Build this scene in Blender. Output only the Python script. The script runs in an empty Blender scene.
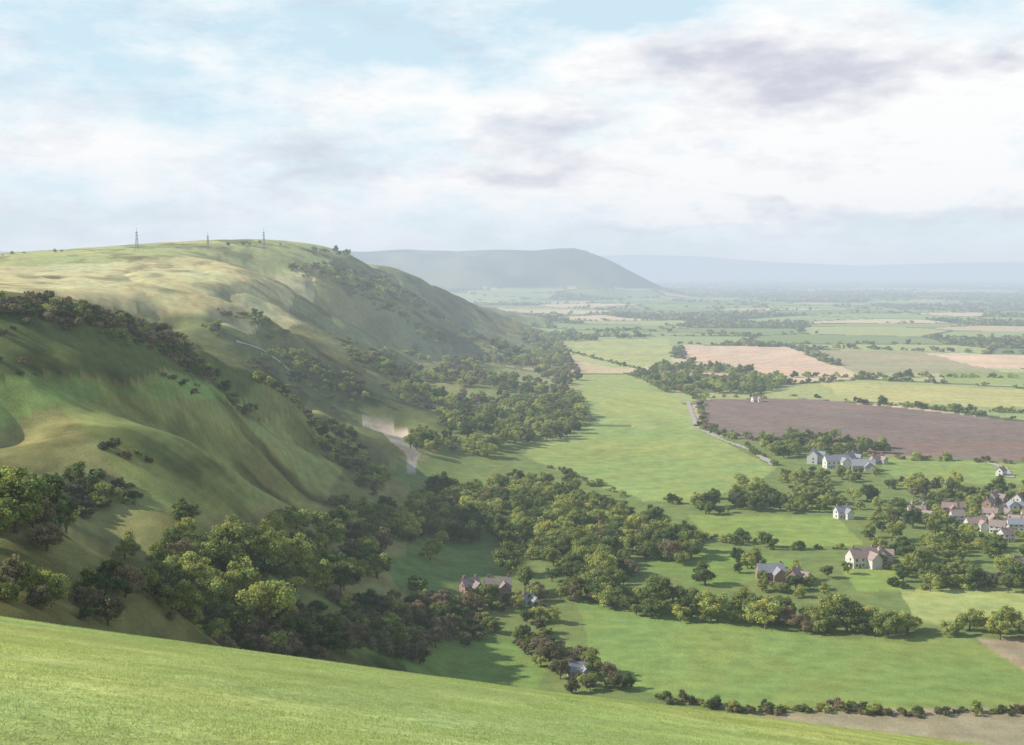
import bpy, math, random, time
import numpy as np
from mathutils import Vector
T0=time.time()
rng=np.random.default_rng(7); random.seed(7)
F=1236.0; CH=130.0; VH=268.0
PITCH=math.atan((372.5-VH)/F); CP,SP=math.cos(PITCH),math.sin(PITCH)
scene=bpy.context.scene
def lin(r,g,b,k=1.0):
    f=lambda c:(c/255/12.92 if c/255<=0.04045 else ((c/255+0.055)/1.055)**2.4)
    return (f(r)*k,f(g)*k,f(b)*k)
def sight(u,v):  # ray through image pixel (u,v): sideways and downward slope
    dx=(u-512)/F; dy=(372.5-v)/F
    w=CP+dy*SP
    return dx/w,(SP-dy*CP)/w
def sstep(a,b,x):
    t=np.clip((x-a)/(b-a),0,1); return t*t*(3-2*t)
# ---------------- noise
_lat=rng.random((8,256,256))
def vnoise(x,y,scale,seed=0):
    x=np.asarray(x)/scale; y=np.asarray(y)/scale
    xi=np.floor(x).astype(np.int64); yi=np.floor(y).astype(np.int64)
    fx=x-xi; fy=y-yi; fx=fx*fx*(3-2*fx); fy=fy*fy*(3-2*fy)
    L=_lat[seed%8]; o=seed*17
    a=L[(xi+o)&255,(yi+o)&255]; b=L[(xi+1+o)&255,(yi+o)&255]; c=L[(xi+o)&255,(yi+1+o)&255]; d=L[(xi+1+o)&255,(yi+1+o)&255]
    return (a*(1-fx)+b*fx)*(1-fy)+(c*(1-fx)+d*fx)*fy-0.5
def fbm(x,y,scale,seed=0,o=4):
    s=0;a=1.0
    for i in range(o):
        s=s+a*vnoise(x,y,scale/(2**i),seed+i); a*=0.5
    return s
# ---------------- terrain control points: image pixels with guessed distances, guessed heights where hidden
vis=[(-150,600,190),(0,598,200),(0,560,240),(0,500,300),(0,440,370),(0,400,415),(0,350,460),(0,292,520),(-150,300,500),(-150,500,280),(-150,270,1000),
(100,610,235),(100,560,285),(100,500,345),(100,440,410),(100,390,460),(100,345,510),(100,312,550),
(200,347,600),(200,400,530),(200,450,470),(200,500,410),(200,560,340),(200,620,275),
(270,380,660),(270,430,590),(270,480,520),(270,540,430),(270,600,350),(270,640,300),
(340,420,740),(340,470,620),(340,540,480),(340,600,390),(340,650,335),
(420,480,700),(420,540,540),(420,600,440),(420,660,370),(500,480,745),(500,560,540),(500,640,425),(500,690,375),
(380,430,800),(410,460,750),
(0,255,1400),(130,247,1500),(0,280,1000),(100,300,900),(100,285,1050),(50,268,1250),
(450,430,880),(450,400,1100),(450,350,1500),(450,320,2000),(450,295,2500),
(500,380,1300),(500,350,1800),(500,318,2700),(540,332,2500),(540,400,1200),
(400,430,850),(400,400,1000),(400,350,1400),(400,310,1700),(400,285,2000),(400,268,2200),
(350,400,900),(350,380,950),(350,340,1200),(350,300,1500),(350,270,1750),(350,252,1900),
(300,380,850),(300,350,1000),(300,320,1200),(300,295,1350),(300,270,1500),(300,251,1700),
(250,350,850),(250,320,1000),(250,290,1200),(250,265,1400),(250,247,1600),
(200,330,850),(200,305,1000),(200,285,1150),(200,265,1350),(200,247,1550)]
hid=[(0,700,100),(100,720,88),(200,740,68),(270,760,54),(0,1900,120),(130,2000,130),(250,2200,120),(350,2600,90),(400,3000,80),(450,3200,40),(500,3300,8),
(-150,2000,120),(-150,150,70),(100,150,55),(250,150,45),(400,150,20),(400,250,14),(500,250,0),(-300,400,110),(-300,1000,130),(0,4000,100),(250,4500,90)]
for D in (150,250,380,480,600,800,1000,1500,2200,3300,4500):
    for u in (560,640,760,900,1100,1300): hid.append((u,D,0.0))
P=[]
for u,v,D in vis:
    X,T=sight(u,v); P.append((X*D,D,CH-T*D))
for u,D,z in hid:
    P.append(((u-512)/F*D,D,z))
P=np.array(P)
def q(x,y): 
    return np.clip(np.arctan2(x,y),-.75,.6),np.log(np.clip(np.hypot(x,y),120,6000))
qa,ql=q(P[:,0],P[:,1]); C2=0.045**2
def ker(a,l): return np.sqrt((a[:,None]-qa[None])**2+(l[:,None]-ql[None])**2+C2)
n=len(P); A=np.zeros((n+3,n+3)); A[:n,:n]=ker(qa,ql); A[:n,:n]-=np.eye(n)*0.004
Pm=np.c_[np.ones(n),qa,ql]; A[:n,n:]=Pm; A[n:,:n]=Pm.T
wts=np.linalg.solve(A,np.r_[P[:,2],0,0,0])
def rbf(x,y):
    sh=np.shape(x); x=np.ravel(x); y=np.ravel(y); out=np.empty(len(x)); 
    for i in range(0,len(x),60000):
        a,l=q(x[i:i+60000],y[i:i+60000])
        out[i:i+60000]=ker(a,l)@wts[:n]+wts[n]+wts[n+1]*a+wts[n+2]*l
    return out.reshape(sh)
# combes (negative) and spurs (positive) running down the scarp: (polyline as (u,D)), depth, width
def W2(l): return np.array([((u-512)/F*D,D) for u,D in l])
folds=[(W2([(-30,410),(40,375),(100,325),(165,285)]),-12,20),(W2([(-80,330),(0,300),(60,255)]),8,24),
(W2([(20,440),(130,470),(240,500),(320,560)]),-6,26),(W2([(60,395),(180,430),(300,490)]),5,26),
(W2([(175,900),(225,880),(290,890),(370,880)]),-20,34),(W2([(150,1000),(205,990),(265,1010)]),9,40),
(W2([(270,1500),(330,1480),(400,1500),(450,1600)]),-28,60),(W2([(240,1300),(330,1200),(410,1080)]),9,55),
(W2([(310,1250),(370,1250),(430,1200)]),-18,45),(W2([(360,1650),(430,1700),(490,1700)]),12,60),(W2([(260,610),(320,650),(370,720)]),-11,22),(W2([(330,800),(350,780)]),-5,20)]
def seg_d(x,y,p):
    d=np.full(x.shape,1e9)
    for a,b in zip(p[:-1],p[1:]):
        ab=b-a; t=np.clip(((x-a[0])*ab[0]+(y-a[1])*ab[1])/(ab@ab),0,1)
        d=np.minimum(d,np.hypot(x-a[0]-t*ab[0],y-a[1]-t*ab[1]))
    return d
hx=np.array([-9000,-4000,-2500,-804,-560,-300,-100,120,260,350,400,480,560,640,720,820]); hz=np.array([200,230,215,218,236,222,230,228,244,246,236,190,140,95,50,0.])
def height(x,y):
    x=np.asarray(x,float); y=np.asarray(y,float)
    r=np.hypot(x,y)
    z=rbf(x,y)
    wx=x+fbm(x,y,60,6,2)*18; wy=y+fbm(x,y,60,4,2)*18
    for p,dp,wd_ in folds:
        k=seg_d(wx,wy,p)/wd_; z=z+dp*np.exp(-k*k)
    z=np.where(z>6,z,6*np.exp(np.clip((z-6)/6,-8,0)))-1.2
    z=np.clip(z,0,175)
    hm=sstep(4,30,z); top=1-.8*sstep(118,148,z)*sstep(700,1000,r)
    z=z+hm*(fbm(x,y,90,1)*5*np.clip(r/700,.3,1.2)*top+fbm(x,y,300,2,2)*5*sstep(700,1300,r)*top)
    rib=np.abs(fbm(x*.9+y*.3,y*.55-x*.3,70,4,3)); z=z-hm*top*np.clip(r/700,.45,1.2)*4.6*(1-np.clip(rib*4,0,1))**1.5*(1-.5*sstep(95,125,z))
    z=z*(1-sstep(3300,4600,r))
    z=z+fbm(x,y,900,3,3)*9*sstep(1800,4500,r)
    yy=y+fbm(x,y,1500,5,2)*500+fbm(x,y,500,2,3)*700
    z7=np.interp(x,hx,hz)*sstep(4700,7000,yy)*(1-sstep(9000,14000,y))*(1+.06*fbm(x,y,500,6,3))
    z=np.maximum(z,np.where(y>0,z7,0))
    u=x/np.maximum(y,1)*F+512
    z20=np.interp(u,[300,560,640,700,760,860,960,1060,1200,1500],[260,300,345,320,240,165,220,240,215,180])
    z=np.maximum(z,np.where(y>0,z20*sstep(15000,20000,y+fbm(x,y,4000,2,2)*1500),0))
    yc=np.clip(y,-30,None); xc=np.clip(x,-120,120)
    e=np.maximum(0,y-62+vnoise(x,y,25,2)*6)
    zf=CH-1.7-.317*yc-.14*xc-.008*e*e+vnoise(x,y,14,4)*.5*sstep(6,30,r)
    return np.maximum(z,zf)
RS=np.exp(np.linspace(math.log(75),math.log(9000),1600))
def hit(pts,rmin=125):
    """stand points of sight lines through image pixels on the terrain (world x,y,z)"""
    out=[]
    rs=RS[RS>rmin]
    for u,v in pts:
        X,T=sight(u,v); x=X*rs; y=rs; z=CH-T*rs; h=height(x,y)
        k=np.nonzero(z<=h)[0]
        i=k[0] if len(k) else len(rs)-1
        out.append((x[i],y[i],h[i]))
    return np.array(out)
def inpoly(x,y,poly):
    c=np.zeros(np.shape(x),bool); m=len(poly)
    for i in range(m):
        x1,y1=poly[i][:2]; x2,y2=poly[(i+1)%m][:2]
        if y1==y2: continue
        c^=((y1>y)!=(y2>y))&(x<(x2-x1)*(y-y1)/(y2-y1)+x1)
    return c
# ---------------- mesh helper
def mesh_np(name,V,Fc,mats=(),smooth=False,midx=None,cols=None):
    me=bpy.data.meshes.new(name)
    V=np.asarray(V,np.float32); 
    if isinstance(Fc,np.ndarray):
        k=Fc.shape[1]; nf=len(Fc); loops=Fc.ravel(); starts=np.arange(nf)*k
    else:
        loops=np.array([i for f in Fc for i in f]); ln=np.array([len(f) for f in Fc]); starts=np.r_[0,np.cumsum(ln)[:-1]]; nf=len(Fc)
    me.vertices.add(len(V)); me.vertices.foreach_set('co',V.ravel())
    me.loops.add(len(loops)); me.loops.foreach_set('vertex_index',loops.astype(np.int32))
    me.polygons.add(nf); me.polygons.foreach_set('loop_start',starts.astype(np.int32))
    me.polygons.foreach_set('use_smooth',np.full(nf,bool(smooth)))
    if midx is not None: me.polygons.foreach_set('material_index',np.asarray(midx,np.int32))
    for m in mats: me.materials.append(m)
    if cols is not None:
        a=me.color_attributes.new('Col','FLOAT_COLOR','POINT')
        c=np.ones((len(V),4),np.float32); c[:,:3]=cols; a.data.foreach_set('color',c.ravel())
    me.update(calc_edges=True); me.validate()
    return me
def add(name,me,loc=(0,0,0),parent=None):
    o=bpy.data.objects.new(name,me); scene.collection.objects.link(o); o.location=loc
    if parent: o.parent=parent
    return o
# ---------------- materials
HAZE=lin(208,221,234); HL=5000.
def mix_haze(nt,sh):  # aerial haze painted into the material: glowing haze colour grows with distance from viewpoint
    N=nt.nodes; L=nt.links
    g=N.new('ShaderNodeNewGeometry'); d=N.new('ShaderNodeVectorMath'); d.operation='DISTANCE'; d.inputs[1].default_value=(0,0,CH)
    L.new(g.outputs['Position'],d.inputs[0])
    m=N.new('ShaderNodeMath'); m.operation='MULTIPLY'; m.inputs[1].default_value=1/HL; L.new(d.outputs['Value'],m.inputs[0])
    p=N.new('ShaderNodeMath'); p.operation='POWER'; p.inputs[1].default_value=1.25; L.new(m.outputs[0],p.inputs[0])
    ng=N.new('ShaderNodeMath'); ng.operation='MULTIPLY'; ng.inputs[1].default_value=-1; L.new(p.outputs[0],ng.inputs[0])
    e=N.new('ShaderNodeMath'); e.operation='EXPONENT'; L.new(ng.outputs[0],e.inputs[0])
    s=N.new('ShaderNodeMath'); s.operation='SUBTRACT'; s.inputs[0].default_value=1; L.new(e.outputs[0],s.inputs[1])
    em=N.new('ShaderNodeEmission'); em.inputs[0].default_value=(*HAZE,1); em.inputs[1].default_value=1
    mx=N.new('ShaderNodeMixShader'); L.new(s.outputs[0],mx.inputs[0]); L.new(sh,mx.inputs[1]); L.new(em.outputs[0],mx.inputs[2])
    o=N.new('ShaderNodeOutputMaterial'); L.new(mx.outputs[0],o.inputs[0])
def newmat(name):
    m=bpy.data.materials.new(name); m.use_nodes=True; m.node_tree.nodes.clear()
    m.cycles.emission_sampling='NONE'
    return m,m.node_tree,m.node_tree.nodes,m.node_tree.links
def noise(nt,vec,scale,detail=4,rough=.55):
    t=nt.nodes.new('ShaderNodeTexNoise'); t.inputs['Scale'].default_value=scale; t.inputs['Detail'].default_value=detail; t.inputs['Roughness'].default_value=rough
    nt.links.new(vec,t.inputs['Vector']); return t.outputs['Fac']
def maprange(nt,s,a,b,c,d):
    t=nt.nodes.new('ShaderNodeMapRange'); nt.links.new(s,t.inputs[0])
    for i,v in enumerate((a,b,c,d)): t.inputs[i+1].default_value=v
    return t.outputs[0]
def math2(nt,op,a,b):
    t=nt.nodes.new('ShaderNodeMath'); t.operation=op
    for i,v in enumerate((a,b)):
        if isinstance(v,(int,float)): t.inputs[i].default_value=v
        else: nt.links.new(v,t.inputs[i])
    return t.outputs[0]
def scalecol(nt,col,fac):
    t=nt.nodes.new('ShaderNodeVectorMath'); t.operation='SCALE'; nt.links.new(col,t.inputs[0]); nt.links.new(fac,t.inputs['Scale']); return t.outputs[0]
def simple(name,col,rough=.9,var=.25,sc=2.0):
    m,nt,N,L=newmat(name); g=N.new('ShaderNodeNewGeometry')
    b=N.new('ShaderNodeBsdfPrincipled'); b.inputs['Roughness'].default_value=rough
    rgb=N.new('ShaderNodeRGB'); rgb.outputs[0].default_value=(*col,1)
    f=maprange(nt,noise(nt,g.outputs['Position'],sc,2),.3,.7,1-var,1+var)
    L.new(scalecol(nt,rgb.outputs[0],f),b.inputs['Base Color']); mix_haze(nt,b.outputs[0]); return m
def terrain_mat():
    m,nt,N,L=newmat('ground_grass_and_fields'); g=N.new('ShaderNodeNewGeometry'); pos=g.outputs['Position']
    at=N.new('ShaderNodeAttribute'); at.attribute_name='Col'
    n2=maprange(nt,noise(nt,pos,.12,4,.65),.3,.7,.80,1.20)
    n3=maprange(nt,noise(nt,pos,1.9,4,.75),.3,.7,.72,1.28)
    f=math2(nt,'MULTIPLY',n2,n3)
    c=scalecol(nt,at.outputs['Color'],f)
    mx=N.new('ShaderNodeMix'); mx.data_type='RGBA'; mx.blend_type='MULTIPLY'
    L.new(maprange(nt,noise(nt,pos,.035,4,.7),.42,.7,0,.9),mx.inputs['Factor']); L.new(c,mx.inputs['A']); mx.inputs['B'].default_value=(1.22,1.02,.95,1)
    b=N.new('ShaderNodeBsdfDiffuse'); L.new(mx.outputs['Result'],b.inputs[0])
    bp=N.new('ShaderNodeBump'); bp.inputs['Strength'].default_value=.6; bp.inputs['Distance'].default_value=.3
    L.new(noise(nt,pos,.9,5,.75),bp.inputs['Height']); L.new(bp.outputs[0],b.inputs['Normal'])
    mix_haze(nt,b.outputs[0]); return m
def leaf_mat(name,c1,c2,c3,trn=.4):
    m,nt,N,L=newmat(name)
    oi=N.new('ShaderNodeObjectInfo'); r=N.new('ShaderNodeValToRGB'); L.new(oi.outputs['Random'],r.inputs[0])
    e=r.color_ramp.elements; e[0].color=(*c1,1); e[1].color=(*c3,1); e[0].position=0.1; e[1].position=1; k=e.new(.5); k.color=(*c2,1)
    at=N.new('ShaderNodeAttribute'); at.attribute_name='Col'
    mx=N.new('ShaderNodeMix'); mx.data_type='RGBA'; mx.blend_type='MULTIPLY'; mx.inputs['Factor'].default_value=1
    L.new(r.outputs[0],mx.inputs['A']); L.new(at.outputs['Color'],mx.inputs['B'])
    df=N.new('ShaderNodeBsdfDiffuse'); tr=N.new('ShaderNodeBsdfTranslucent'); L.new(mx.outputs['Result'],df.inputs[0]); L.new(mx.outputs['Result'],tr.inputs[0])
    ms=N.new('ShaderNodeMixShader'); ms.inputs[0].default_value=trn; L.new(df.outputs[0],ms.inputs[1]); L.new(tr.outputs[0],ms.inputs[2])
    mix_haze(nt,ms.outputs[0]); return m
M_leaf=leaf_mat('foliage_green',(.13,.18,.065),(.28,.33,.10),(.50,.52,.15))
M_olive=leaf_mat('foliage_olive',(.17,.175,.09),(.28,.25,.13),(.36,.29,.17))
M_bark=simple('bark',(.14,.11,.08),.95,.3,3)
M_ter=terrain_mat()
# ---------------- field colours
def G(r,g,b,k=1.06):
    r=r*1.02; b=b*.96
    m=(r+g+b)/3; s=.88
    return lin(m+(r-m)*s,m+(g-m)*s,m+(b-m)*s,k)
fields=[
 ([(60,400),(200,403),(250,420),(330,425),(350,470),(330,500),(200,520),(140,510),(100,450)],G(154,162,92)),
 ([(-140,380),(0,380),(120,388),(250,400),(200,404),(90,403),(-140,403)],G(146,172,92)),
 ([(-140,300),(0,300),(60,314),(190,354),(330,405),(250,398),(120,384),(-140,372)],G(108,120,66)),  # slope below the crest: its shade put into a darker green
 ([(-140,266),(30,262),(300,255),(330,262),(290,300),(330,330),(250,335),(160,312),(80,300),(-140,285)],G(202,196,140)),
 ([(-140,258),(240,247),(350,252),(380,268),(300,272),(120,262),(-140,266)],G(172,182,114)),
 ([(350,262),(390,272),(470,330),(500,360),(420,380),(330,350),(290,310),(330,300)],G(142,148,96)),
 ([(420,300),(500,330),(560,350),(520,370),(450,345)],G(124,132,92)),
 ([(575,600),(640,607),(720,620),(850,638),(960,636),(1100,690),(1080,706),(760,714),(640,690),(590,655)],G(132,158,84)),
 ([(420,632),(520,640),(545,668),(535,690),(430,675),(350,655),(350,630)],G(126,152,78)),
 ([(680,714),(1150,706),(1200,780),(700,780)],G(162,152,122)),
 ([(975,640),(1100,635),(1120,690),(1060,690)],G(166,154,126)),
 ([(690,515),(840,517),(865,546),(790,548),(705,535)],G(138,166,86)),
 ([(640,545),(720,548),(800,562),(780,580),(700,588),(640,565)],G(122,152,78)),
 ([(520,455),(570,425),(700,430),(775,468),(760,484),(690,502),(640,500),(560,470)],G(146,168,96)),
 ([(575,378),(650,374),(690,408),(692,430),(600,424),(585,400)],G(154,174,104)),
 ([(695,400),(800,398),(900,408),(1150,436),(1150,466),(880,455),(800,448),(750,441),(703,425)],G(134,118,110)),
 ([(560,340),(670,338),(672,364),(620,369),(580,362)],G(166,178,116)),
 ([(680,345),(790,347),(852,374),(760,376),(690,361)],G(210,184,158)),
 ([(815,350),(935,352),(1000,372),(860,376)],G(164,160,124)),
 ([(925,353),(1150,358),(1150,370),(985,368)],G(208,188,160)),
 ([(820,383),(900,385),(1150,395),(1150,412),(850,402)],G(180,182,118)),
 ([(875,456),(1100,466),(1080,484),(900,484)],G(136,160,90)),
 ([(905,592),(1000,588),(1060,600),(1040,628),(915,622)],G(162,176,106)),
 ([(840,570),(900,572),(905,592),(860,592)],G(138,166,84)),
 ([(380,560),(430,542),(480,545),(490,575),(400,590)],G(118,142,78)),
 ([(940,370),(1150,378),(1150,390),(950,384)],G(146,166,100)),
 ([(350,415),(384,421),(405,434),(417,452),(413,474),(405,472),(404,455),(390,440),(368,427)],G(182,178,162)),
]
FW=[(hit(p,96)[:,:2],np.array(c)) for p,c in fields]
def cells(x,y):
    a=.35; xr=x*math.cos(a)-y*math.sin(a); yr=x*math.sin(a)+y*math.cos(a)
    sx,sy=330.,250.
    xr=xr+fbm(x,y,400,4,2)*60; yr=yr+fbm(x,y,400,6,2)*60
    i0=np.floor(xr/sx).astype(int); j0=np.floor(yr/sy).astype(int)
    d1=np.full(x.shape,1e9); d2=d1.copy(); idv=np.zeros(x.shape)
    for di in (-1,0,1):
        for dj in (-1,0,1):
            i=i0+di; j=j0+dj
            px=(i+.5+(_lat[0][i&255,j&255]-.5)*.8)*sx; py=(j+.5+(_lat[1][i&255,j&255]-.5)*.8)*sy
            d=np.hypot(xr-px,yr-py); rid=_lat[2][i&255,j&255]
            nb=d<d1; d2=np.where(nb,d1,np.minimum(d2,d)); idv=np.where(nb,rid,idv); d1=np.where(nb,d,d1)
    return idv,d2-d1
pal=np.array([G(150,168,112),G(136,156,102),G(176,182,128),G(124,146,92),G(204,188,152),G(146,162,104),G(164,174,114),G(130,150,96),G(190,176,142),G(142,162,102)])
def ground_colour(x,y,z):
    r=np.hypot(x,y)
    xj=x+fbm(x,y,30,1,3)*np.clip(r/120,1,14)*.7; yj=y+fbm(x,y,30,3,3)*np.clip(r/120,1,14)*.7
    col=np.empty(x.shape+(3,)); col[:]=G(106,128,64)
    k=sstep(-.35,.5,fbm(x,y,160,2,5))[...,None]
    hillc=np.array(G(110,124,70))*(1-k)+np.array(G(158,156,98))*k
    col[:]=np.where((z>10)[...,None],hillc,np.array(G(120,140,80)))
    idv,e=cells(x,y)
    plain=((z<9)|(r>3500))&(r>950)
    pc=pal[(idv*997).astype(int)%len(pal)]
    pc=np.where((e<14)[...,None],np.array(G(84,102,66)),pc)
    pc=np.where((idv<.15)[...,None],np.array(G(76,94,60)),pc)
    wood=sstep(.1,.3,fbm(x,y,1500,5,4))[...,None]
    pc=pc*(1-wood*.55)+np.array(G(78,98,64))*wood*.55
    hill7=((z>40)&(r>4600))[...,None]
    k7=sstep(-.3,.4,fbm(x,y*.4,300,2,5))[...,None]
    h7=np.array(G(70,86,62))*(1-k7)+np.array(G(122,132,96))*k7
    pc=np.where(hill7,h7,pc)
    col=np.where(plain[...,None],pc,col)
    t=fbm(x,y,26,5,4); t2=fbm(x,y,55,7,4)
    for p,c in FW:
        bx=(xj>p[:,0].min())&(xj<p[:,0].max())&(yj>p[:,1].min())&(yj<p[:,1].max())
        ii=np.nonzero(bx.ravel())[0]
        if not len(ii): continue
        ins=inpoly(xj.ravel()[ii],yj.ravel()[ii],p); ii=ii[ins]
        cf=col.reshape(-1,3); xs=x.ravel()[ii]; ys=y.ravel()[ii]
        var=1+.16*fbm(xs,ys,60,2,4)
        ph=(xs*.35+ys*.94+4*fbm(xs,ys,80,1,2))/9.; var=var+.045*np.sin(ph*2*np.pi)*(z.ravel()[ii]<8)
        cf[ii]=c*var[:,None]*(1+np.array([.12,0,-.04])*fbm(xs,ys,110,4,3)[:,None])
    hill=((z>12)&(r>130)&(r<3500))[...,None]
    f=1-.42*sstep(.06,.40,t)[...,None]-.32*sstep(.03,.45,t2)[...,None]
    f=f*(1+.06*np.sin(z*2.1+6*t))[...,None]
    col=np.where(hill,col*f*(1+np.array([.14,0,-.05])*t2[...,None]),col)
    near=(r<130)|((y<110)&(z>75))
    fg=np.array(G(172,190,114))*(1+.30*fbm(x,y,9,3,4))[...,None]
    fg=fg*(1+np.array([.3,.06,-.1])*fbm(x,y,16,5,3)[...,None])
    col=np.where(near[...,None],fg,col)
    return np.clip(col,.005,.9)
az=np.r_[np.linspace(-math.pi,-.56,50,endpoint=False),np.linspace(-.56,.56,1100),np.linspace(.56,math.pi,51)[1:]]
rr=np.r_[0.5,np.exp(np.linspace(math.log(3),math.log(45000),1050))]
AA,RR=np.meshgrid(az,rr); X=RR*np.sin(AA); Y=RR*np.cos(AA); Z=height(X,Y)
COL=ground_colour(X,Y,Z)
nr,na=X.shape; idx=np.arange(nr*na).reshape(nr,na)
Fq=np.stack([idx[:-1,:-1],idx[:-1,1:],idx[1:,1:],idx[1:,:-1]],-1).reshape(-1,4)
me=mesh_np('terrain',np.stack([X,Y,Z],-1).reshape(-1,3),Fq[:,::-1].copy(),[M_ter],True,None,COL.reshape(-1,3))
ter=add('terrain',me)
if me.polygons[500000].normal.z<0: me.flip_normals()
print('terrain',time.time()-T0)
# ---------------- trees
def ico():
    t=(1+5**.5)/2
    v=np.array([(-1,t,0),(1,t,0),(-1,-t,0),(1,-t,0),(0,-1,t),(0,1,t),(0,-1,-t),(0,1,-t),(t,0,-1),(t,0,1),(-t,0,-1),(-t,0,1)],float); v/=np.linalg.norm(v[0])
    f=np.array([(0,11,5),(0,5,1),(0,1,7),(0,7,10),(0,10,11),(1,5,9),(5,11,4),(11,10,2),(10,7,6),(7,1,8),(3,9,4),(3,4,2),(3,2,6),(3,6,8),(3,8,9),(4,9,5),(2,4,11),(6,2,10),(8,6,7),(9,8,1)])
    return v,f
IV,IF=ico()
def tube(p0,p1,r0,r1,k=6):
    p0=np.array(p0,float);p1=np.array(p1,float);d=p1-p0;d/=np.linalg.norm(d)
    a=np.cross(d,[0.3,1,0.1]);a/=np.linalg.norm(a);b=np.cross(d,a)
    th=np.arange(k)*2*math.pi/k; ring=np.cos(th)[:,None]*a+np.sin(th)[:,None]*b
    v=np.r_[p0+ring*r0,p1+ring*r1]; f=[(i,(i+1)%k,k+(i+1)%k,k+i) for i in range(k)]
    return v,f
def make_tree(name,seed,h,rad,base,ncl,nlf,ls,mat,trunk=True,nlobe=3):
    g=np.random.default_rng(seed)
    V=[];Fc=[];mi=[];C=[];off=0
    def push(v,f,m,c):
        nonlocal off
        V.append(v); Fc.extend([tuple(int(i)+off for i in ff) for ff in f]); mi.extend([m]*len(f)); C.append(np.broadcast_to(c,(len(v),3))); off+=len(v)
    cz=(base+h)/2; hz_=(h-base)/2
    lobes=[(np.array([0,0,cz+hz_*.1]),.72)]
    for i in range(nlobe):
        a=g.random()*6.28; rr_=g.uniform(.35,.6)*rad
        lobes.append((np.array([math.cos(a)*rr_,math.sin(a)*rr_,cz+g.uniform(-.45,.35)*hz_]),g.uniform(.42,.6)))
    cl=[]
    for i in range(ncl):
        lc,lr=lobes[i%len(lobes)]
        d=g.normal(size=3); d/=np.linalg.norm(d); rr_=g.random()**.4*.85*lr
        cr=g.uniform(.17,.33)*rad
        cl.append((lc+np.array([d[0]*rr_*rad,d[1]*rr_*rad,d[2]*rr_*hz_]),cr))
    if trunk:
        v,f=tube((0,0,-.5),(g.normal()*.15,g.normal()*.15,cz),h*.035,h*.016); push(v,f,1,(1,1,1))
        for c,cr in cl[:7]:
            v,f=tube((0,0,base+.15*(cz-base)+g.random()*(cz-base)*.5),c,h*.014,h*.004,4); push(v,f,1,(1,1,1))
    for c,cr in cl:
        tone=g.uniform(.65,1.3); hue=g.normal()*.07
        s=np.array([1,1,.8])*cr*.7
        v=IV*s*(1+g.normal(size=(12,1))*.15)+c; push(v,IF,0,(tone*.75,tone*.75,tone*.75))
        d=g.normal(size=(nlf,3)); d[:,2]=d[:,2]*.9+.3; d/=np.linalg.norm(d,axis=1)[:,None]
        p=c+d*cr*np.array([1,1,.82])*(g.random((nlf,1))*.6+.62)
        nn=d+g.normal(size=(nlf,3))*.5; nn/=np.linalg.norm(nn,axis=1)[:,None]
        a=np.cross(nn,g.normal(size=(nlf,3))); a/=np.linalg.norm(a,axis=1)[:,None]; b=np.cross(nn,a)
        sz=ls*g.uniform(.6,1.4,(nlf,1))
        q4=np.stack([p-a*sz,p-b*sz*.7,p+a*sz,p+b*sz*.7],1).reshape(-1,3)
        V.append(q4); ix=np.arange(nlf*4).reshape(-1,4)+off; Fc.extend(map(tuple,ix.tolist())); mi.extend([0]*nlf)
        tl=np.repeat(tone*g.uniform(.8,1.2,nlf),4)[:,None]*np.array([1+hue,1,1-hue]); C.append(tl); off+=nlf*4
    return mesh_np(name,np.concatenate(V),Fc,[mat,M_bark],False,mi,np.concatenate(C))
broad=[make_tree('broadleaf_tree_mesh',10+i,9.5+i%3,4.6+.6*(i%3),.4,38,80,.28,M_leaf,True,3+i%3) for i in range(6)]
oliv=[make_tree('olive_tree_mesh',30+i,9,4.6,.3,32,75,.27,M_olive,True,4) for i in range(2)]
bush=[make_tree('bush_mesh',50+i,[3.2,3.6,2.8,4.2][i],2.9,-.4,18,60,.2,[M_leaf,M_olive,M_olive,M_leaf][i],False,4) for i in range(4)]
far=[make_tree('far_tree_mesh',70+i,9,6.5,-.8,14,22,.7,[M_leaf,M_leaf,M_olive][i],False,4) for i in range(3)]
M_blade=leaf_mat('grass_blades',lin(168,182,112),lin(182,196,122),lin(196,202,136),.5)
def tuft(seed):
    g=np.random.default_rng(seed); k=420
    bx=g.uniform(-1.3,1.3,(k,2)); h=g.uniform(.015,.05,k); a=g.random(k)*6.28; w=.012
    lean=g.normal(size=(k,2))*.05
    p0=np.c_[bx[:,0]-np.cos(a)*w,bx[:,1]-np.sin(a)*w,np.full(k,-.03)]; p1=np.c_[bx[:,0]+np.cos(a)*w,bx[:,1]+np.sin(a)*w,np.full(k,-.03)]
    p2=np.c_[bx+lean,h]
    V=np.stack([p0,p1,p2],1).reshape(-1,3); V[:,2]+=-.317*V[:,1]-.14*V[:,0]
    c=np.repeat(g.uniform(.8,1.2,k),3)[:,None]*np.ones(3)
    return mesh_np('grass_patch_mesh',V,np.arange(k*3).reshape(-1,3),[M_blade],False,None,c)
grs=[tuft(90+i) for i in range(3)]
def coll(name,ms):
    c=bpy.data.collections.new(name)
    for i,m in enumerate(ms):
        o=bpy.data.objects.new('%s_%02d'%(name,i),m); c.objects.link(o)
    return c
C_tree=coll('tree_kinds',broad+oliv); C_bush=coll('bush_kinds',bush); C_far=coll('distant_tree_kinds',far); C_gr=coll('grass_kinds',grs)
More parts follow.
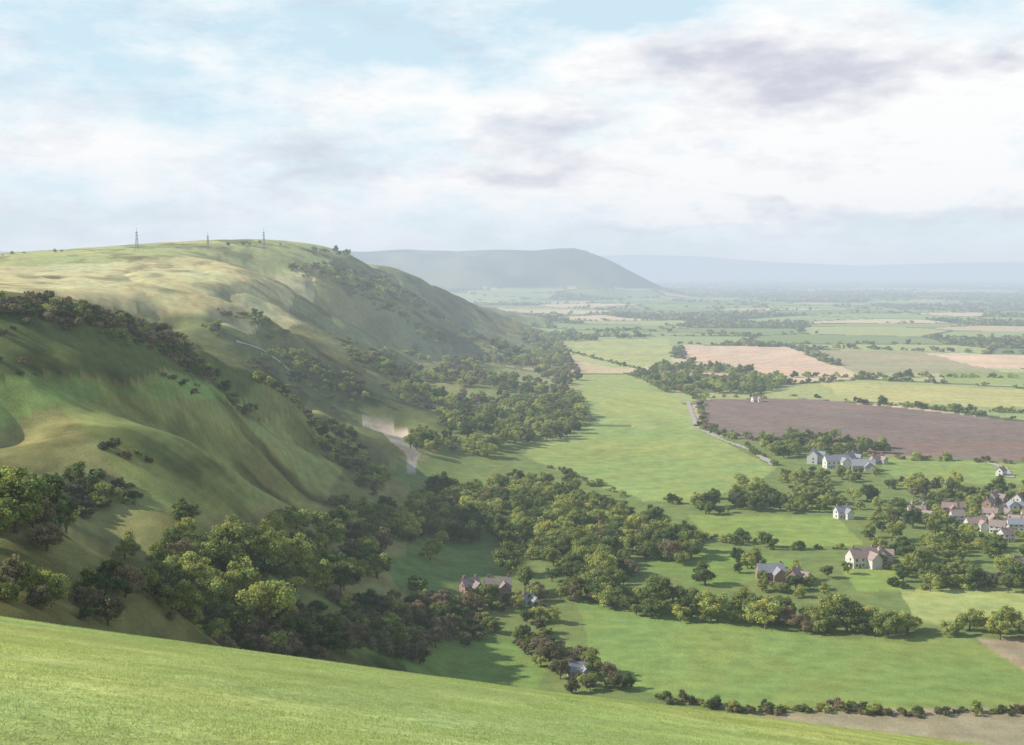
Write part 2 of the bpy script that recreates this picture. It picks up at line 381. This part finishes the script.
def gn(col):
    ng=bpy.data.node_groups.new('plant_'+col.name,'GeometryNodeTree')
    ng.interface.new_socket('Geometry',in_out='INPUT',socket_type='NodeSocketGeometry'); ng.interface.new_socket('Geometry',in_out='OUTPUT',socket_type='NodeSocketGeometry')
    N=ng.nodes;L=ng.links
    gi=N.new('NodeGroupInput');go=N.new('NodeGroupOutput');ip=N.new('GeometryNodeInstanceOnPoints');ci=N.new('GeometryNodeCollectionInfo')
    ci.inputs['Collection'].default_value=col; ci.inputs['Separate Children'].default_value=True; ci.inputs['Reset Children'].default_value=True
    ip.inputs['Pick Instance'].default_value=True
    L.new(gi.outputs[0],ip.inputs['Points']);L.new(ci.outputs[0],ip.inputs['Instance'])
    for nm,dt,sk in (('idx','INT','Instance Index'),('rot','FLOAT_VECTOR','Rotation'),('scl','FLOAT_VECTOR','Scale')):
        a=N.new('GeometryNodeInputNamedAttribute'); a.data_type=dt; a.inputs['Name'].default_value=nm; L.new(a.outputs['Attribute'],ip.inputs[sk])
    L.new(ip.outputs[0],go.inputs[0]); return ng
NG={'tree':gn(C_tree),'bush':gn(C_bush),'far':gn(C_far),'grass':gn(C_gr)}
KN={'tree':len(broad)+len(oliv),'bush':len(bush),'far':len(far),'grass':3}
def mass(name,xy,kind,smin,smax,weights=None,sink=.2,scl=None,rot=True):
    xy=np.asarray(xy); k=len(xy)
    if k==0: return
    z=height(xy[:,0],xy[:,1])-sink
    me=bpy.data.meshes.new(name); me.vertices.add(k); me.vertices.foreach_set('co',np.c_[xy,z].astype(np.float32).ravel())
    a=me.attributes.new('idx','INT','POINT'); a.data.foreach_set('value',rng.choice(KN[kind],k,p=weights).astype(np.int32))
    a=me.attributes.new('rot','FLOAT_VECTOR','POINT'); r=np.zeros((k,3),np.float32)
    if rot: r[:,2]=rng.random(k)*6.28; r[:,:2]=rng.normal(size=(k,2))*.06
    a.data.foreach_set('vector',r.ravel())
    s=smin+(smax-smin)*rng.random(k)**1.5 if scl is None else scl
    s3=np.c_[s*rng.uniform(.8,1.3,k),s*rng.uniform(.8,1.3,k),s*rng.uniform(.8,1.15,k)].astype(np.float32) if rot else np.ones((k,3),np.float32)
    a=me.attributes.new('scl','FLOAT_VECTOR','POINT'); a.data.foreach_set('vector',s3.ravel())
    o=add(name,me); md=o.modifiers.new('planting','NODES'); md.node_group=NG[kind]; return o
gx=rng.uniform(-45,60,5200); gy=rng.uniform(8,86,5200); kk=(np.abs(gx/gy)<.62)&(gx/gy<.5)
mass('meadow_grass',np.c_[gx,gy][kk],'grass',1,1,None,0.0,rot=False)
def scatter(poly,sp,dens=1.0,clump=None):
    p=hit(poly)[:,:2]
    x0,y0=p.min(0);x1,y1=p.max(0)
    gx,gy=np.meshgrid(np.arange(x0,x1,sp),np.arange(y0,y1,sp)); gx=gx.ravel();gy=gy.ravel()
    gx=gx+rng.uniform(-.5,.5,gx.size)*sp; gy=gy+rng.uniform(-.5,.5,gy.size)*sp
    k=inpoly(gx+fbm(gx,gy,25,2,2)*10,gy+fbm(gx,gy,25,5,2)*10,p)
    if clump:
        nz=fbm(gx,gy,clump,3,3); th=np.quantile(nz[k],1-dens) if k.any() else 0
        k&=(nz+rng.normal(size=nz.size)*.04>th)
    else: k&=(rng.random(gx.size)<dens)
    return np.c_[gx[k],gy[k]]
def line(pts,sp,wid=2.0,dens=1.0):
    p=hit(pts)[:,:2]; out=[]
    for a,b in zip(p[:-1],p[1:]):
        L_=np.hypot(*(b-a)); m=max(1,int(L_/sp)); t=(np.arange(m)+rng.random(m))/m
        out.append(a+(b-a)*t[:,None]+rng.normal(size=(m,2))*wid)
    o=np.concatenate(out); 
    return o[(rng.random(len(o))<dens)]
TW=[.15,.15,.15,.15,.15,.15,.05,.05]; OW=[.07]*6+[.29,.29]; BW=[.15,.35,.35,.15]; BG=[.35,.15,.15,.35]
mass('woodland',scatter([(140,556),(185,535),(300,528),(400,508),(430,490),(520,482),(600,503),(695,543),(695,564),(640,562),(625,592),(560,592),(530,562),(490,542),(400,550),(375,575),(345,602),(250,598),(180,596),(150,585)],7,.95),'tree',.6,1.3,TW)
mass('woodland',scatter([(-60,515),(0,505),(30,503),(70,535),(55,550),(0,550),(-60,560)],6.5),'tree',.8,1.2,TW)
mass('woodland',scatter([(400,465),(420,440),(470,420),(520,400),(575,400),(592,420),(560,440),(500,452),(470,470)],9,.8,40),'tree',.7,1.3,TW)
mass('woodland',scatter([(400,375),(450,362),(520,350),(570,358),(580,385),(560,398),(470,415),(420,400)],11,.6,60),'tree',.6,1.3,OW)
mass('woodland',scatter([(490,345),(530,335),(600,332),(665,338),(560,342),(570,365),(520,365)],14,.6,80),'tree',.8,1.4,TW)
mass('woodland',scatter([(635,378),(660,366),(740,372),(790,382),(770,394),(700,396),(660,392)],11,.7,60),'tree',.8,1.4,TW)
mass('woodland',scatter([(690,508),(760,498),(850,500),(860,512),(760,514),(700,516)],8,.8),'tree',.6,1.2,TW)
mass('woodland',scatter([(755,444),(800,438),(885,446),(885,456),(770,460)],8,.6),'tree',.6,1.2,TW)
mass('woodland',scatter([(800,472),(890,472),(890,478),(800,478)],6,.45),'tree',.3,.6,TW)
mass('woodland',scatter([(855,500),(900,494),(960,492),(1100,488),(1100,505),(960,506),(900,512),(860,512)],8,.7,35),'tree',.5,1.1,TW)
mass('woodland',scatter([(865,515),(915,522),(1000,545),(1100,540),(1100,560),(1020,595),(920,590),(880,575),(865,545)],8,.72,35),'tree',.5,1.1,TW)
mass('woodland',scatter([(895,503),(1100,498),(1100,550),(980,547),(915,527)],8,.5),'tree',.35,.8,TW)
mass('woodland',scatter([(730,560),(770,566),(830,575),(850,590),(800,606),(740,596)],8,.5),'tree',.5,1.0,TW)
mass('woodland',scatter([(780,480),(860,480),(1000,486),(960,494),(850,498),(790,492)],8,.5,40),'tree',.4,.9,TW)
mass('woodland',scatter([(540,600),(600,588),(700,608),(860,628),(920,632),(900,642),(700,625),(570,610)],6.0,.95),'tree',.55,1.25,TW)
mass('woodland',scatter([(930,628),(1100,625),(1100,645),(960,642)],7,.8),'tree',.6,1.0,TW)
mass('woodland',scatter([(340,605),(420,598),(540,595),(560,650),(640,695),(600,692),(530,665),(500,640),(360,640)],5,.9,30),'tree',.35,.9,OW)
mass('woodland',scatter([(-30,580),(0,584),(110,592),(220,608),(330,624),(430,640),(430,668),(300,650),(200,636),(100,618),(0,604),(-30,604)],4.5,.92),'tree',.3,.8,[.07]*6+[.29,.29])
mass('hedgerow',line([(670,700),(740,712),(830,712),(900,714),(1100,712)],1.6,1.2,.85),'bush',.4,1.1,BW)
mass('hedgerow',line([(560,350),(640,370),(700,400),(703,428),(745,445),(775,466)],7,1.5,.6),'bush',.8,1.8,BG)
mass('hedgerow',line([(690,398),(800,396),(900,406),(1100,430)],7,1.5,.7),'bush',.6,1.5,BG)
mass('hedgerow',line([(700,428),(800,450),(880,458),(1100,468)],6,1.5,.75),'bush',.7,2,BG)
mass('hedgerow',line([(670,366),(760,377),(860,377),(1100,378)],9,3,.8),'bush',1.2,2.6,BG)
mass('hedgerow',line([(680,344),(800,347),(940,352),(1150,357)],12,4,.9),'bush',1.6,3,BG)
mass('hedgerow',line([(850,403),(960,412),(1100,414)],7,3,.8),'bush',1,2.6,BG)
mass('hedgerow',line([(760,484),(690,504),(640,502),(560,472),(530,465)],7,3,.7),'bush',.8,2.2,BG)
mass('hedgerow',line([(850,548),(790,550),(700,538)],6,2,.8),'bush',.8,2,BG)
mass('hedgerow',line([(900,590),(1000,584),(1080,590)],5,2,.8),'bush',.8,2,BG)
# downland scrub
mass('hawthorn_scrub',line([(-60,297),(0,306),(60,314),(110,326),(150,340),(190,354)],.5,7),'bush',.6,1.7,BW)
mass('hawthorn_scrub',scatter([(-20,300),(60,312),(150,336),(200,356),(190,366),(120,345),(40,328),(-20,320)],4,.35,20),'bush',.5,1.3,BW)
mass('hawthorn_scrub',scatter([(40,510),(50,430),(90,420),(165,470),(150,505),(90,515)],4,.25,25),'bush',.6,1.6,BW)
mass('hawthorn_scrub',scatter([(200,360),(260,380),(340,425),(370,460),(340,500),(320,450),(250,415),(190,385)],4.5,.5,30),'bush',.5,1.7,BG)
mass('hawthorn_scrub',scatter([(190,315),(240,312),(300,345),(340,370),(380,400),(340,405),(270,365),(220,340)],6,.5,50),'bush',.6,2.0,BG)  # dark scrub added to stand in for shade on the coombe side
mass('hawthorn_scrub',scatter([(285,268),(350,272),(420,300),(500,340),(460,345),(400,320),(330,296)],9,.5,90),'bush',.9,2.6,BG)
mass('hawthorn_scrub',scatter([(340,340),(420,350),(470,420),(400,415),(360,390)],8,.4,60),'bush',.8,2.4,BG)
mass('hawthorn_scrub',scatter([(0,320),(200,370),(250,400),(200,400),(0,385)],5,.09,30),'bush',.4,1.2,BW)
mass('hawthorn_scrub',scatter([(320,470),(360,450),(395,478),(380,500),(330,510)],6,.6,30),'bush',.8,2.0,BG)
mass('hawthorn_scrub',scatter([(230,330),(420,390),(400,410),(250,370)],8,.12,50),'bush',.6,1.6,BW)
mass('treeline',line([(310,252),(345,255),(375,264)],9,6),'tree',.5,.9,TW)
mass('treeline',line([(0,256),(60,252),(100,250)],16,8,.6),'tree',.3,.6,TW)
mass('treeline',line([(230,246),(262,245),(290,247)],10,8,.7),'tree',.3,.55,TW)
# distant countryside
K=150000
fr=rng.uniform(1250,11000,K); fa=rng.uniform(-.12,.5,K); fx=fr*np.sin(fa); fy=fr*np.cos(fa); fz=height(fx,fy)
idv,e=cells(fx,fy)
ok=(fz<12)|((fr>3600)&(fz<30))
occ=np.zeros(K,bool)
for p,c in FW: occ|=inpoly(fx,fy,p)
wn=fbm(fx,fy,1500,5,4); hn=fbm(fx,fy,260,6,2)
keep=ok&~occ&(((e<8+fr*.003)&(hn>.02))|((idv<.12))|((wn>.25)))
keep&=rng.random(K)<.42
mass('distant_trees',np.c_[fx,fy][keep],'far',0,0,None,1.0,scl=(rng.uniform(.45,1.15,keep.sum())*np.clip(.8+fr[keep]/12000,.8,1.5)))
specials=[(265,632,1.8,'oak_tree',0),(300,648,1.1,'oak_tree',1),(325,655,1.05,'oak_tree',2),(205,615,1.3,'oak_tree',3),(165,598,1.1,'ash_tree',4),(235,600,1.3,'oak_tree',1),(510,575,1.4,'oak_tree',2),(525,592,1.3,'ash_tree',0),(575,600,1.2,'oak_tree',3),(600,605,1.2,'ash_tree',4),(650,612,1.2,'oak_tree',5),(705,585,1.1,'oak_tree',2),(750,620,1.3,'oak_tree',0),(780,625,1.3,'ash_tree',3),(830,625,1.3,'oak_tree',4),(420,665,.8,'hawthorn_tree',0),(430,560,1.2,'ash_tree',1),(125,560,.8,'oak_tree',2),(240,640,1.1,'oak_tree',4),(345,655,.9,'hawthorn_tree',3),(550,665,1.1,'hawthorn_tree',0),(560,680,.9,'hawthorn_tree',1),(930,592,.9,'oak_tree',0),(1000,640,1.0,'oak_tree',4),(615,690,.7,'hawthorn_tree',1),(590,692,.6,'hawthorn_tree',1),(572,694,.6,'hawthorn_tree',0),
(480,608,.6,'oak_tree',3),(498,610,.45,'ash_tree',1),(515,608,.6,'ash_tree',5),(762,592,.6,'oak_tree',2),(786,594,.55,'ash_tree',1),(848,574,.6,'oak_tree',4)]
for u,v,s,nm,k in specials:
    x,y,z=hit([(u,v)])[0]
    o=add(nm,(oliv[k%2] if nm[0]=='h' else broad[k]),(x,y,z-.2)); o.scale=(s,s*random.uniform(.9,1.1),s*random.uniform(.9,1.05)); o.rotation_euler[2]=random.random()*6.28
# ---------------- chalk tracks / lane
M_chalk=simple('chalk',lin(190,184,166),.95,.15,.5); M_lane=simple('lane_surface',lin(180,172,155),.9,.15,.4)
def ribbon(name,pts,w,mat):
    p=hit(pts)[:,:2]; q_=[]
    for a,b in zip(p[:-1],p[1:]):
        m=max(2,int(np.hypot(*(b-a))/3)); t=np.arange(m)/m; q_.append(a+(b-a)*t[:,None])
    p=np.concatenate(q_+[p[-1:]]); 
    for _ in range(6): p[1:-1]=(p[:-2]+2*p[1:-1]+p[2:])/4
    d=np.gradient(p,axis=0); d/=np.linalg.norm(d,axis=1)[:,None]+1e-9; nn=np.c_[-d[:,1],d[:,0]]
    w_=w*(1+.25*rng.normal(size=(len(p),1)))
    rows=[p+nn*w_*s for s in (-.5,-.17,.17,.5)]
    V=np.concatenate([np.c_[r,height(r[:,0],r[:,1])+.4] for r in rows]); m=len(p)
    Fc=[(a*m+i,a*m+i+1,(a+1)*m+i+1,(a+1)*m+i) for a in range(3) for i in range(m-1)]
    return add(name,mesh_np(name,V,np.array(Fc),[mat],True))
ribbon('chalk_track',[(236,343),(262,350),(290,372)],2.2,M_chalk)
ribbon('country_lane',[(688,402),(697,428),(722,440),(750,450),(775,466)],4,M_lane)
ribbon('country_lane',[(985,462),(1003,468),(1010,478)],5,M_lane)
# ---------------- houses
M_brick=simple('brick',(.32,.21,.16),.9,.2,3); M_render=simple('cream_render',(.60,.57,.52),.8,.08,1); M_tile=simple('clay_tiles',(.38,.27,.23),.85,.25,2); M_tile2=simple('weathered_tiles',(.30,.24,.21),.85,.25,2); M_slate=simple('slate',(.30,.30,.32),.7,.2,2)
M_glass=simple('window_glass',(.05,.06,.07),.15,.1,1); M_door=simple('door_paint',(.12,.08,.06),.6,.1,1); M_stone=simple('flint_stone',(.42,.40,.37),.9,.25,3)
def box(cx,cy,cz,sx,sy,sz):
    v=np.array([(x,y,z) for z in (-.5,.5) for x,y in ((-.5,-.5),(.5,-.5),(.5,.5),(-.5,.5))])*(sx,sy,sz)+(cx,cy,cz)
    f=[(3,2,1,0),(4,5,6,7),(0,1,5,4),(1,2,6,5),(2,3,7,6),(3,0,4,7)]; return v,f
def join(parts):
    V=[];Fc=[];o=0
    for v,f in parts: V.append(v);Fc+= [tuple(i+o for i in ff) for ff in f];o+=len(v)
    return np.concatenate(V),Fc
def house(name,u,v,w,d,h,rot,mw,mr,wing=True,sc=.84):
    x,y,z=hit([(u,v)])[0]
    if u>900 and v<560: sc=.72; x+=random.uniform(-4,4); y+=random.uniform(-9,9); rot+=random.uniform(-.5,.5); mr=random.choice([mr,M_tile2,mr]); wing=random.random()<.6
    e=bpy.data.objects.new(name,None); scene.collection.objects.link(e); e.location=(x,y,z); e.rotation_euler[2]=rot; e.empty_display_size=3
    e.scale=(sc,sc,sc)
    rh=d*.5
    def gable(w,d,h,rh,ox,oy,r):
        vv=np.array([(-w/2,-d/2,-1),(w/2,-d/2,-1),(w/2,d/2,-1),(-w/2,d/2,-1),(-w/2,-d/2,h),(w/2,-d/2,h),(w/2,d/2,h),(-w/2,d/2,h),(-w/2,0,h+rh),(w/2,0,h+rh)])
        ff=[(0,1,5,4),(1,2,6,9,5),(2,3,7,6),(3,0,4,8,7)]
        o=.45;k=rh/(d/2); t=.22
        rv=[];
        for s in (-1,1):
            for zz in (0.05,t+.05):
                rv+= [(-w/2-o,s*(d/2+o),h-o*k+zz),(w/2+o,s*(d/2+o),h-o*k+zz),(w/2+o,0,h+rh+zz),(-w/2-o,0,h+rh+zz)]
        rf=[]
        for b in (0,8): rf+=[(b,b+1,b+2,b+3),(b+4,b+5,b+6,b+7),(b,b+1,b+5,b+4),(b+1,b+2,b+6,b+5),(b+3,b,b+4,b+7)]
        rv=np.array(rv,float); c,s=math.cos(r),math.sin(r); R=np.array([[c,s,0],[-s,c,0],[0,0,1]])
        return (vv@R+(ox,oy,0),ff),(rv@R+(ox,oy,0),rf)
    ws=[];rs_=[]
    a,b=gable(w,d,h,rh,0,0,0); ws.append(a);rs_.append(b)
    if wing:
        a,b=gable(d*1.1,d*.75,h*.9,d*.36,w*.22,-d*.55,math.pi/2); ws.append(a);rs_.append(b)
    V,Fc=join(ws); add('walls',mesh_np('walls',V,Fc,[mw]),parent=e)
    V,Fc=join(rs_); add('roof',mesh_np('roof',V,Fc,[mr]),parent=e)
    V,Fc=join([box(-w*.36,.3,h+rh+.3,1.1,.8,2.2),box(w*.4,.3,h+rh+.2,.9,.8,2.0)]); add('chimneys',mesh_np('chimneys',V,Fc,[M_brick]),parent=e)
    wn=[];nw=max(2,int(w/3.2))
    for fl in range(2 if h>4 else 1):
        for i in range(nw):
            xx=-w/2+(i+.5)*w/nw
            for s in (-1,1): wn.append(box(xx,s*(d/2),1.5+fl*2.6,1.3,.1,1.2))
        for s in (-1,1): wn.append(box(s*(w/2),-d*.1,1.5+fl*2.6,.1,1.2,1.2))
    V,Fc=join(wn); add('windows',mesh_np('windows',V,Fc,[M_glass]),parent=e)
    V,Fc=box(-w/2+w/nw,-d/2,1.0,1.0,.14,2.1); add('door',mesh_np('door',V,Fc,[M_door]),parent=e)
H_=[('farmhouse',836,468,19,8,6,.2,M_render,M_slate),('stone_barn',863,470,17,8,4,-.2,M_stone,M_slate),('farmhouse',813,463,12,8,7,1.2,M_render,M_slate),('cottage',877,464,12,6,4,.5,M_stone,M_tile),('stone_barn',850,462,14,7,4,.9,M_stone,M_slate),
('brick_house',918,515,12,7,5,.2,M_render,M_tile),('cottage',938,510,9,6.5,5,1.2,M_render,M_tile),('brick_house',965,514,12,7,5,-.3,M_render,M_tile),('cottage',984,510,10,7,5,.6,M_brick,M_tile),('cottage',1000,520,12,7,5,.1,M_render,M_tile),('brick_house',1018,528,11,7,5,-.5,M_brick,M_tile),('cottage',975,527,13,7,5,.3,M_render,M_tile),('cottage',1012,512,9,7,5,1.0,M_render,M_slate),('cottage',993,534,10,7,5,-.2,M_render,M_tile),('cottage',955,522,9,7,5,.4,M_render,M_slate),('cottage',1006,541,9,7,5,.8,M_render,M_tile),
('cottage',990,526,12,7,5,1.1,M_brick,M_tile),('cottage',1008,531,10,7,5,.2,M_render,M_slate),('cottage',1022,520,10,7,5,-.3,M_render,M_tile),('cottage',928,521,9,6,5,-.4,M_brick,M_tile),('cottage',983,518,10,6,5,-.1,M_render,M_tile),
('cottage',947,515,10,6,5,.1,M_brick,M_tile),('cottage',997,506,10,7,5,.4,M_brick,M_tile),('cottage',1022,507,10,7,5,.9,M_render,M_tile),('cottage',908,509,8,6,4.5,.6,M_render,M_slate),
('brick_house',862,566,15,8,5.5,.3,M_render,M_tile),('cottage',880,562,9,6,4.5,1.3,M_render,M_tile),('brick_house',770,580,13,7,4.5,.1,M_brick,M_slate),('cottage',795,584,8,6,4.5,.9,M_brick,M_tile),
('brick_house',498,594,12,6.5,4.2,.1,M_brick,M_tile2),('cottage',470,594,8,6,4.2,.5,M_brick,M_tile2),('cottage',842,518,9,6,4.5,.3,M_render,M_slate),('cottage',578,676,8,5,2.6,.2,M_stone,M_slate),('cottage',528,606,6,4,3,.7,M_render,M_slate),('cottage',1003,476,9,6,4.5,.3,M_render,M_tile),('cottage',756,402,10,6,4,.3,M_render,M_tile),('cottage',1020,575,10,7,5,.3,M_render,M_tile)]
for r in H_: house(*r)
# ---------------- masts
M_steel=simple('galvanised_steel',(.30,.31,.33),.5,.05,1)
def mast(u,v,h,w):
    x,y,z=hit([(u,v)])[0]; parts=[]
    n_=7
    cor=lambda t,k:np.array([(w*(1-t)+.35*t)*(1 if k in(1,2) else -1),(w*(1-t)+.35*t)*(1 if k>1 else -1),h*t])
    for k in range(4): parts.append(tube(cor(0,k),cor(1,k),.24,.18,4))
    for i in range(n_):
        for k in range(4):
            parts.append(tube(cor(i/n_,k),cor((i+1)/n_,(k+1)%4),.11,.11,4)); parts.append(tube(cor((i+1)/n_,k),cor((i+1)/n_,(k+1)%4),.11,.11,4))
    parts.append(tube((0,0,h),(0,0,h+5),.2,.12,5))
    for zz in (.6,.8,.95): parts.append(box(0,0,h*zz,3.2,.5,.5))
    V,Fc=join(parts); add('radio_mast',mesh_np('radio_mast',V,Fc,[M_steel]),(x,y,z-.5))
mast(137,250,22,1.8); mast(208,250,18,1.5); mast(264,250,24,1.7)
# ---------------- sun, sky
sd=Vector((-.99,.02,0)).normalized(); el=math.radians(31)
sdir=Vector((sd.x*math.cos(el),sd.y*math.cos(el),math.sin(el)))
su=bpy.data.lights.new('sun','SUN'); su.energy=5; su.angle=math.radians(.6); su.color=(1,.95,.86)
so=bpy.data.objects.new('sun',su); scene.collection.objects.link(so); so.rotation_euler=sdir.to_track_quat('Z','Y').to_euler(); so.location=(-100,0,300)
wd=bpy.data.worlds.new('World'); scene.world=wd; wd.use_nodes=True; nt=wd.node_tree; N=nt.nodes; L=nt.links; N.clear()
sky=N.new('ShaderNodeTexSky'); sky.sky_type='NISHITA'; sky.sun_disc=False; sky.sun_elevation=el; sky.sun_rotation=math.atan2(sdir.x,sdir.y); sky.air_density=1; sky.dust_density=.4
tc=N.new('ShaderNodeTexCoord'); sx=N.new('ShaderNodeSeparateXYZ'); L.new(tc.outputs['Generated'],sx.inputs[0])
m2=lambda op,a,b=0.0:math2(nt,op,a,b)
AZ=m2('ARCTAN2',sx.outputs[0],sx.outputs[1]); EL=m2('ARCSINE',sx.outputs[2])
def vec(a,b,c=0.0):
    t=N.new('ShaderNodeCombineXYZ')
    for i,v in enumerate((a,b,c)):
        if isinstance(v,(int,float)): t.inputs[i].default_value=v
        else: L.new(v,t.inputs[i])
    return t.outputs[0]
def wn_(sa,se,sc,det,ro,off=0.0): return noise(nt,vec(m2('MULTIPLY',AZ,sa),m2('MULTIPLY',EL,se),off),sc,det,ro)
w1=m2('SUBTRACT',wn_(1,2.2,11,3,.6,3.1),.5); w2=m2('SUBTRACT',wn_(1,2.2,11,3,.6,7.7),.5)
AW=m2('ADD',AZ,m2('MULTIPLY',w1,.18)); EW=m2('ADD',EL,m2('MULTIPLY',w2,.08))
def blob(u,v,su_,sv,wt):
    a=m2('MULTIPLY',m2('SUBTRACT',AW,(u-512)/F),F/su_); b=m2('MULTIPLY',m2('SUBTRACT',EW,(268-v)/F),F/sv)
    s=m2('ADD',m2('MULTIPLY',a,a),m2('MULTIPLY',b,b)); return m2('MULTIPLY',m2('EXPONENT',m2('MULTIPLY',s,-1.0)),wt)
def tot(bl,base):
    s=base
    for b in bl: s=m2('ADD',s,blob(*b))
    return s
cov=tot([(470,110,110,28,.34),(860,100,220,70,.42),(800,180,260,35,.42),(120,175,220,40,.16),(210,60,50,14,.22),(620,65,60,18,.25),(280,40,240,45,-.14),(620,18,90,22,-.25),(480,190,120,25,.2)],m2('MULTIPLY',wn_(1,2.6,7,6,.65),1.1))
cov=maprange(nt,cov,.44,.80,0,1.0)
gry=tot([(790,85,110,28,.42),(720,65,50,18,.2),(890,95,50,14,.2),(560,135,70,20,.32),(520,178,100,14,.34),(300,165,80,12,.24),(990,75,40,12,.3),(950,218,130,12,.28),(700,222,120,9,.2),(100,215,200,22,.14),(760,200,50,6,.25)],m2('MULTIPLY',wn_(1,2.8,10,6,.65,5.0),.95))
gry=maprange(nt,gry,.50,.92,0,1)
ca=N.new('ShaderNodeMix'); ca.data_type='RGBA'; L.new(cov,ca.inputs['Factor']); ca.inputs['A'].default_value=(*lin(214,239,251),1); ca.inputs['B'].default_value=(1.0,1.0,1.0,1)
cc=N.new('ShaderNodeMix'); cc.data_type='RGBA'; L.new(gry,cc.inputs['Factor']); L.new(ca.outputs['Result'],cc.inputs['A']); cc.inputs['B'].default_value=(*lin(208,211,225),1)
hz2=N.new('ShaderNodeMix'); hz2.data_type='RGBA'; L.new(m2('EXPONENT',m2('MULTIPLY',m2('MAXIMUM',EL,0.0),-24.0)),hz2.inputs['Factor']); L.new(cc.outputs['Result'],hz2.inputs['A']); hz2.inputs['B'].default_value=(*lin(218,227,239),1)
b1=N.new('ShaderNodeBackground'); L.new(sky.outputs[0],b1.inputs[0]); b1.inputs[1].default_value=.13
b2=N.new('ShaderNodeBackground'); L.new(hz2.outputs['Result'],b2.inputs[0])
hi=maprange(nt,EL,.22,.55,1.0,.15); covf=m2('MULTIPLY',m2('MAXIMUM',maprange(nt,cov,0,.5,.86,1.0),m2('EXPONENT',m2('MULTIPLY',EL,-5.0))),hi)
covf=m2('MINIMUM',covf,1.0)
mx=N.new('ShaderNodeMixShader'); L.new(covf,mx.inputs[0]); L.new(b1.outputs[0],mx.inputs[1]); L.new(b2.outputs[0],mx.inputs[2])
ow=N.new('ShaderNodeOutputWorld'); L.new(mx.outputs[0],ow.inputs[0])
# ---------------- camera
cam=bpy.data.cameras.new('camera'); cam.sensor_width=36; cam.lens=F/1024*36; cam.clip_start=.5; cam.clip_end=120000
co=bpy.data.objects.new('camera',cam); scene.collection.objects.link(co); co.location=(0,0,CH); co.rotation_euler=(math.pi/2-PITCH,0,0); scene.camera=co
scene.view_settings.view_transform='Standard'; scene.view_settings.look='None'; scene.view_settings.exposure=0
print('done',time.time()-T0)
